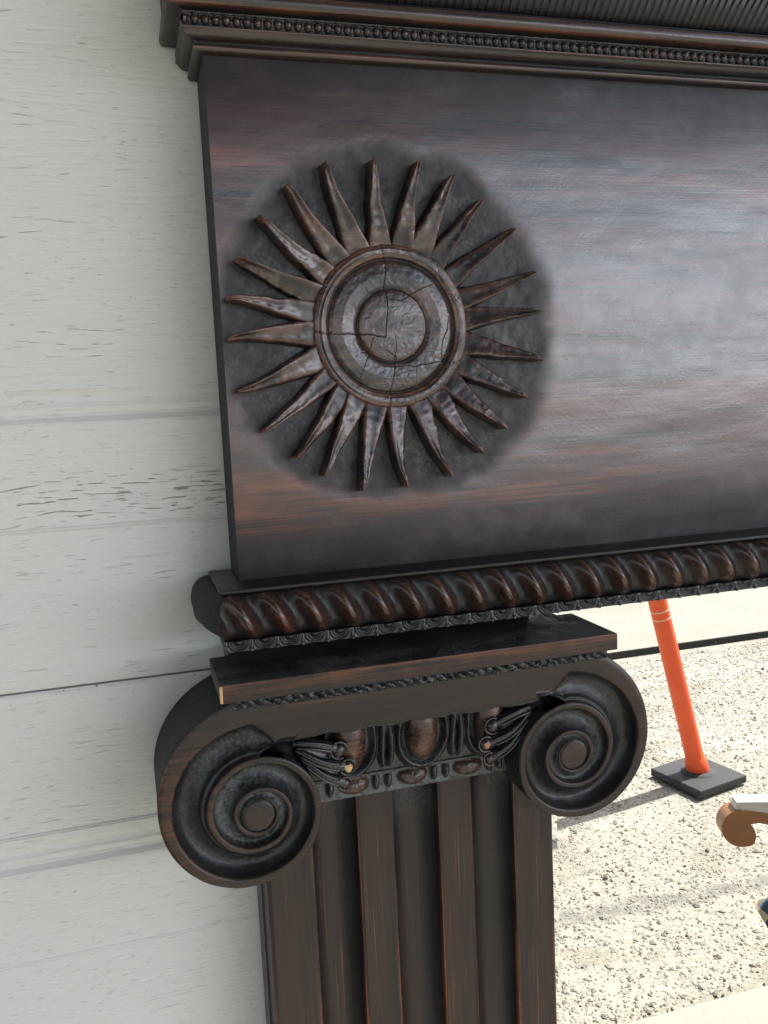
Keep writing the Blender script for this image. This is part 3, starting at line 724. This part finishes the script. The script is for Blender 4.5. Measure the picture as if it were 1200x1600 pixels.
        for k in range(2):
            for f_ in np.linspace(0, 1, 7)[(1 if k else 0):]:
                G.append([pt(a[0] + (c_[0] - a[0]) * f_, a[1] + (c_[1] - a[1]) * f_, .0705 - .0022 * math.sin(f_ * math.pi) - .002 * (i / 14)) for i, (a, c_) in enumerate(zip(stems[k], stems[k + 1]))])
        G = np.array(G); b.grid(G[..., 0], G[..., 1], G[..., 2], np.zeros(G.shape) + (0, .18, .9))
        for (bx, bz, br), (sx_, sz_) in zip(balls, st):
            pts = []; rad = []
            for i in range(15):
                t_ = i / 14; pts.append(pt(sx_ + (bx - sx_) * t_, sz_ + (bz - sz_) * t_ + .0042 * math.sin(t_ * math.pi) * (1 if bz > -.235 else -1) * .6, .0690 + .0035 * math.sin(t_ * math.pi))); rad.append(.0022 + .0022 * t_)
            b.tube(pts, rad, 12, (.0, .25, .85))
            for i in range(2):
                off = (-1, 1)[i] * .0021
                b.tube([(p[0], p[1] - .0034, p[2] + off) for p in pts[1:13]], [.0010] * 12, 8, (.0, .22, .9))
            # ball end
            n1, n2 = 12, 18
            Th, Ph = np.meshgrid(np.linspace(0, np.pi, n1), np.linspace(0, 2 * np.pi, n2))
            c0 = pt(bx, bz, .0710)
            cc2 = np.zeros(Th.shape + (3,)) + (.1, .1, .6)
            b.grid(c0[0] + br * np.sin(Th) * np.cos(Ph), c0[1] - .8 * br * np.cos(Th), c0[2] + br * np.sin(Th) * np.sin(Ph), cc2)
            # thin curl round the ball
            b.tube([(c0[0] + math.cos(a) * (br + .0010), c0[1] - .001, c0[2] + math.sin(a) * (br + .0010)) for a in np.linspace(.3, 5.2, 22)], .0009, 6, (.15, .35, .6), False)
        sp_ = P(b, 'leaf_sprig', m_dark, cap)
        bx, bz, br = balls[1]; c0 = pt(bx, bz, .0710)
        b = MB(); n1, n2 = 8, 16; Th, Ph = np.meshgrid(np.linspace(0, .62 if sx > 0 else .5, n1), np.linspace(0, 2 * np.pi, n2)); rr = br + .0002
        rj_ = 1 + .2 * np.sin(Ph * 3) * Th
        b.grid(c0[0] + rr * np.sin(Th) * rj_ * np.cos(Ph), c0[1] - .8 * rr * np.cos(Th), c0[2] + rr * np.sin(Th) * rj_ * np.sin(Ph))
        ch = P(b, 'chipped_spot', m_raw if sx > 0 else m_rawo, cap); ch['label'] = 'bare cream wood spot' if sx > 0 else 'orange bare wood spot'
    return cap
t = NT('raw_orange_wood'); t.set('Base Color', (.42, .17, .09)); t.set('Roughness', .6); m_rawo = t.m
cap = capital()
# --- fluted column
fl = [(.0697, .1028, 0), (.1028, .1356, 1), (.1356, .1619, 0), (.1619, .1963, 1), (.1963, .2220, 0), (.2220, .2553, 1), (.2553, .2864, 0)]
xv = []; hv = []; cvv = []
for a, bb, f in fl:
    if not f:
        for k, q in enumerate(np.linspace(a, bb, 14)):
            e = max(math.exp(-((q - a) / .0007) ** 2), .6 * math.exp(-((q - bb) / .0006) ** 2))
            xv.append(q); hv.append(-.0007 if k in (0, 13) else 0.); cvv.append((e, 0, .0))
        if len(xv) > 14: pass
    else:
        for q in np.linspace(0, 1, 28)[1:-1]:
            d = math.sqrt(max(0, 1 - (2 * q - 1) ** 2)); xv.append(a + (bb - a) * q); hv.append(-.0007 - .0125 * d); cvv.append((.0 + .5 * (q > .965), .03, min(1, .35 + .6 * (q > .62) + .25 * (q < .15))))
xv = np.array(xv); hv = np.array(hv); cvv = np.array(cvv)
def column(parent):
    zs = np.r_[lin(-1.36, -.55, .05), lin(-.54, -.255, .003)]
    X, Z = np.meshgrid(xv, zs); H = np.repeat(hv[None], len(zs), 0).copy(); C = np.repeat(cvv[None], len(zs), 0).copy()
    X = X + (fbm(X * 3, Z * 14) - .5) * .0006
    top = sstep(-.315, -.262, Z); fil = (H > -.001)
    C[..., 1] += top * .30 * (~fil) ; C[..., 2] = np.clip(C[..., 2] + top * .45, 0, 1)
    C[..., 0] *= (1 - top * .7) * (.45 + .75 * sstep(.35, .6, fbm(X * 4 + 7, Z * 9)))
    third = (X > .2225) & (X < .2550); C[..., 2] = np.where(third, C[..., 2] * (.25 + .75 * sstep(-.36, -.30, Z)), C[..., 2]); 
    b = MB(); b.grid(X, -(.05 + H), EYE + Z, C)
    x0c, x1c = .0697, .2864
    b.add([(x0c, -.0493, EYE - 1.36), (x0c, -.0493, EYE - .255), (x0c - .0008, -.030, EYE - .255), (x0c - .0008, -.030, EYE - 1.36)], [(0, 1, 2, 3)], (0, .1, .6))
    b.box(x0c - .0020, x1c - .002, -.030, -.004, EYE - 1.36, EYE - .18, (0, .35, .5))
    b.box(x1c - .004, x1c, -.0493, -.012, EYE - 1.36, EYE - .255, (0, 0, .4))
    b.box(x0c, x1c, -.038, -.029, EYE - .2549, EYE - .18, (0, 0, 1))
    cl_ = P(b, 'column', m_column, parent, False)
    b = MB(); b.box(x0c - .014, x1c + .014, -.070, -.004, .02, .14, (.1, 0, .3), b=.003); P(b, 'plinth', m_band, cl_)
    return cl_
colm = column(mir)
# the right-hand column, capital and medallion repeat the left-hand ones
DX = .885
copy_tree(colm, mir, DX); copy_tree(cap, mir, DX)
c2 = aba.copy(); S.collection.objects.link(c2); c2.parent = mir; c2.location.x += DX
for ch in aba.children:
    if ch.name.startswith('leaf'): d = ch.copy(); S.collection.objects.link(d); d.parent = c2
m2 = med.copy(); S.collection.objects.link(m2); m2.parent = panel; m2.location.x += .89
for ch in list(med.children): d = ch.copy(); S.collection.objects.link(d); d.parent = m2
b = MB(); b.box(.2864, 1.1714 - .217, -.0480, -.010, .02, .12, (.1, 0, .3), b=.003); P(b, 'bottom_rail', m_band, mir)
# --- silvered glass with a bevelled margin
gx0, gx1, gz0, gz1 = .2840, .9560, .11, EYE - .130; bw = .0215; p_g = .0200; tl = .0009
v = [(gx0, -(p_g - tl), gz0), (gx1, -(p_g - tl), gz0), (gx1, -(p_g - tl), gz1), (gx0, -(p_g - tl), gz1),
     (gx0 + bw, -p_g, gz0 + bw), (gx1 - bw, -p_g, gz0 + bw), (gx1 - bw, -p_g, gz1 - bw), (gx0 + bw, -p_g, gz1 - bw)]
mk('mirror_glass', v, [(4, 5, 6, 7), (0, 1, 5, 4), (1, 2, 6, 5), (2, 3, 7, 6), (3, 0, 4, 7)], m_glass, mir, org=RO)
b = MB(); b.box(.2864, .954, -.0150, -.006, .03, EYE - .12, (0, 0, 1)); P(b, 'backing_board', m_side, mir)

# ------------------------------------------------------------------ what the glass shows: delineator post
t = NT('orange_plastic'); oc = t.mix(t.noise(t.mp((12, 12, 12))), (.86, .090, .018), (.94, .13, .03)); t.set('Base Color', t.mix(t.mth('MULTIPLY', t.ramp(t.noise(t.mp((60, 60, 9)), 1, 4, .65), .60, .70), .5), oc, (.62, .17, .07))); t.set('Roughness', .38); t.set('Subsurface Weight', .0); m_or = t.m
t = NT('rubber'); t.set('Base Color', t.mix(t.noise(t.mp((120, 120, 120))), (.030, .031, .033), (.060, .060, .062))); t.set('Roughness', .75); t.set('Normal', t.bump(t.noise(t.mp((200, 200, 200))), .7, .003)); m_rub = t.m
t = NT('pale_ring'); t.set('Base Color', (.8, .62, .5)); t.set('Roughness', .5); m_ring = t.m
PB = Vector((2.015, -2.19, .004))
post = empty('delineator_post', PB); tag(post, 'orange plastic delineator post on a square black rubber base, reflected in the mirror', 'traffic post')
b = MB(); b.box(-.124, .124, -.124, .124, .004, .034, b=.006)
b.tube([(0, 0, .034), (0, 0, .040), (0, 0, .044)], [.066, .058, .045], 28)
rb = b.build('rubber_base', m_rub, post); rb.rotation_euler.z = R_(78)
ln = Vector((-.25, .0, 1.0)).normalized()
def on(h): return ln * h + Vector((0, 0, .036))
hs = [.0, .004, .05, .055, .065, .22, .225, .40, .405, .62, .625, .85, .855, 1.0, 1.02]
rs = [.041, .0425, .0415, .0375, .0350, .0342, .0345, .0342, .0345, .0342, .0345, .034, .0342, .0335, .028]
b = MB(); b.tube([on(h) for h in hs], rs, 32); b.build('tube', m_or, post, True)
for h in (.640, .672):
    b = MB(); b.tube([on(h), on(h + .004)], [.0347, .0347], 32); b.build('ring', m_ring, post, True)
b = MB(); b.tube([on(1.02), on(1.05), on(1.052)], [.02, .024, .02], 20); b.build('handle', m_or, post)

# ------------------------------------------------------------------ armchair at the right edge of the reflection
t = NT('bent_wood'); t.set('Base Color', t.mix(t.noise(t.mp((12, 12, 60)), 1, 4, .5, .4), (.36, .16, .068), (.44, .21, .09))); t.set('Roughness', .38); m_cw = t.m
t = NT('sunlit_top_white'); t.set('Base Color', (.78, .75, .68)); t.set('Roughness', .8); m_suntop = t.m  # near-white colour standing in for sunlight on the arm top
def cloth_mat():
    t = NT('patterned_cloth')
    v = t.n('ShaderNodeTexVoronoi', feature='DISTANCE_TO_EDGE'); v.inputs['Scale'].default_value = 15; t.l(t.mp((1, 1, .7), (0, .5, 0)), v.inputs['Vector'])
    n = t.noise(t.mp((16, 16, 11)), 1, 2, .5, 1.2)
    c = t.mix(t.ramp(n, .48, .52), (.022, .034, .065), (.10, .15, .21))
    c = t.mix(t.ramp(n, .60, .63), c, (.20, .16, .12))
    c = t.mix(t.ramp(v.outputs['Distance'], .075, .04), c, (.48, .38, .23))
    t.set('Base Color', c); t.set('Roughness', .85); return t.m
m_cl = cloth_mat()
CH = Vector((1.60, -1.2, .02)); 
chair = empty('armchair', (CH.x, CH.y, .0)); tag(chair, 'armchair with curled tan wooden arm and blue and beige patterned cushion, reflected in the mirror', 'chair')
CO = (CH.x, CH.y, 0.)
def arm(y0, y1):
    # side outline of the bent arm: long bar ending in a curled-under lobe
    pts = [(1.90, .600), (1.60, .600), (1.42, .596), (1.30, .597), (1.25, .6040)]
    for a in np.linspace(70, 295, 22): pts.append((1.1870 + .0440 * math.cos(R_(a)), .5745 + .0420 * math.sin(R_(a))))
    pts += [(1.2110, .5400), (1.2150, .5560), (1.2110, .5710), (1.2030, .5830), (1.2190, .5860), (1.2350, .5830), (1.2550, .5740), (1.30, .5680), (1.42, .570), (1.60, .574), (1.90, .574)]
    pts = [(1.143 + (x - 1.143) if x < 1.35 else x, z) for x, z in pts]
    n = len(pts); v = [(x, y0, z) for x, z in pts] + [(x, y1, z) for x, z in pts]
    import bmesh
    bm = bmesh.new(); vs = [bm.verts.new(q) for q in v]
    bm.faces.new(vs[:n]); bm.faces.new(vs[n:][::-1])
    for i in range(n): bm.faces.new((vs[i], vs[n + i], vs[n + (i + 1) % n], vs[(i + 1) % n]))
    bmesh.ops.recalc_face_normals(bm, faces=bm.faces); bmesh.ops.triangulate(bm, faces=[f for f in bm.faces if len(f.verts) > 4])
    bm.verts.index_update(); b = MB(); b.add([q.co[:] for q in bm.verts], [[q.index for q in f.verts] for f in bm.faces]); bm.free()
    return b
for y0, y1 in ((-.90, -.942), (-.36, -.402)):
    a = arm(y0, y1); a.build('arm', m_cw, chair, org=CO)
    b = MB(); b.box(1.172, 1.62, min(y0, y1), max(y0, y1), .6005, .634, b=.012); b.build('sunlit_arm_top', m_suntop, chair, org=CO)  # pale strip paints the blown-out sunlight along the top of the arm
    b = MB(); b.box(1.34, 1.385, min(y0, y1) + .01, max(y0, y1) - .01, .02, .572, b=.004); b.build('leg', m_cw, chair, org=CO)
    b = MB(); b.box(1.86, 1.90, min(y0, y1) + .01, max(y0, y1) - .01, .02, .95, b=.004); b.build('leg', m_cw, chair, org=CO)
b = MB(); b.box(1.2460, 1.86, -.905, -.395, .300, .337, b=.004); b.build('seat_frame', m_cw, chair, org=CO)
# cushion
def cushion(x0, x1, y0, y1, z0, z1, name, wob=.006):
    n = 34; U, V_ = np.meshgrid(np.linspace(-1, 1, n), np.linspace(-1, 1, n)); b = MB()
    sq = lambda q: np.sign(q) * np.abs(q) ** .999
    for sgn in (1, -1):
        ed = (1 - np.abs(U) ** 5) * (1 - np.abs(V_) ** 5); th = np.clip(ed, 0, 1) ** .42
        X = (x0 + x1) / 2 + U * (x1 - x0) / 2; Y = (y0 + y1) / 2 + V_ * (y1 - y0) / 2
        Zc = (z0 + z1) / 2 + sgn * (z1 - z0) / 2 * th + (fbm(X * 14, Y * 14) - .5) * wob * 2
        b.grid(X, Y, Zc, flip=(sgn < 0))
    return b.build(name, m_cl, chair, True, org=CO)
cushion(1.212, 1.84, -.915, -.39, .338, .455, 'seat_cushion')
b = MB(); b.box(1.80, 1.86, -.90, -.40, .46, .97, b=.02); b.build('backrest', m_cl, chair, org=CO)

_p = Vector((1.187, -.90, 0)); _a = R_(21)
chair.matrix_world = Matrix.Translation(_p) @ Matrix.Rotation(_a, 4, 'Z') @ Matrix.Translation(-_p) @ Matrix.Translation(Vector(CO))
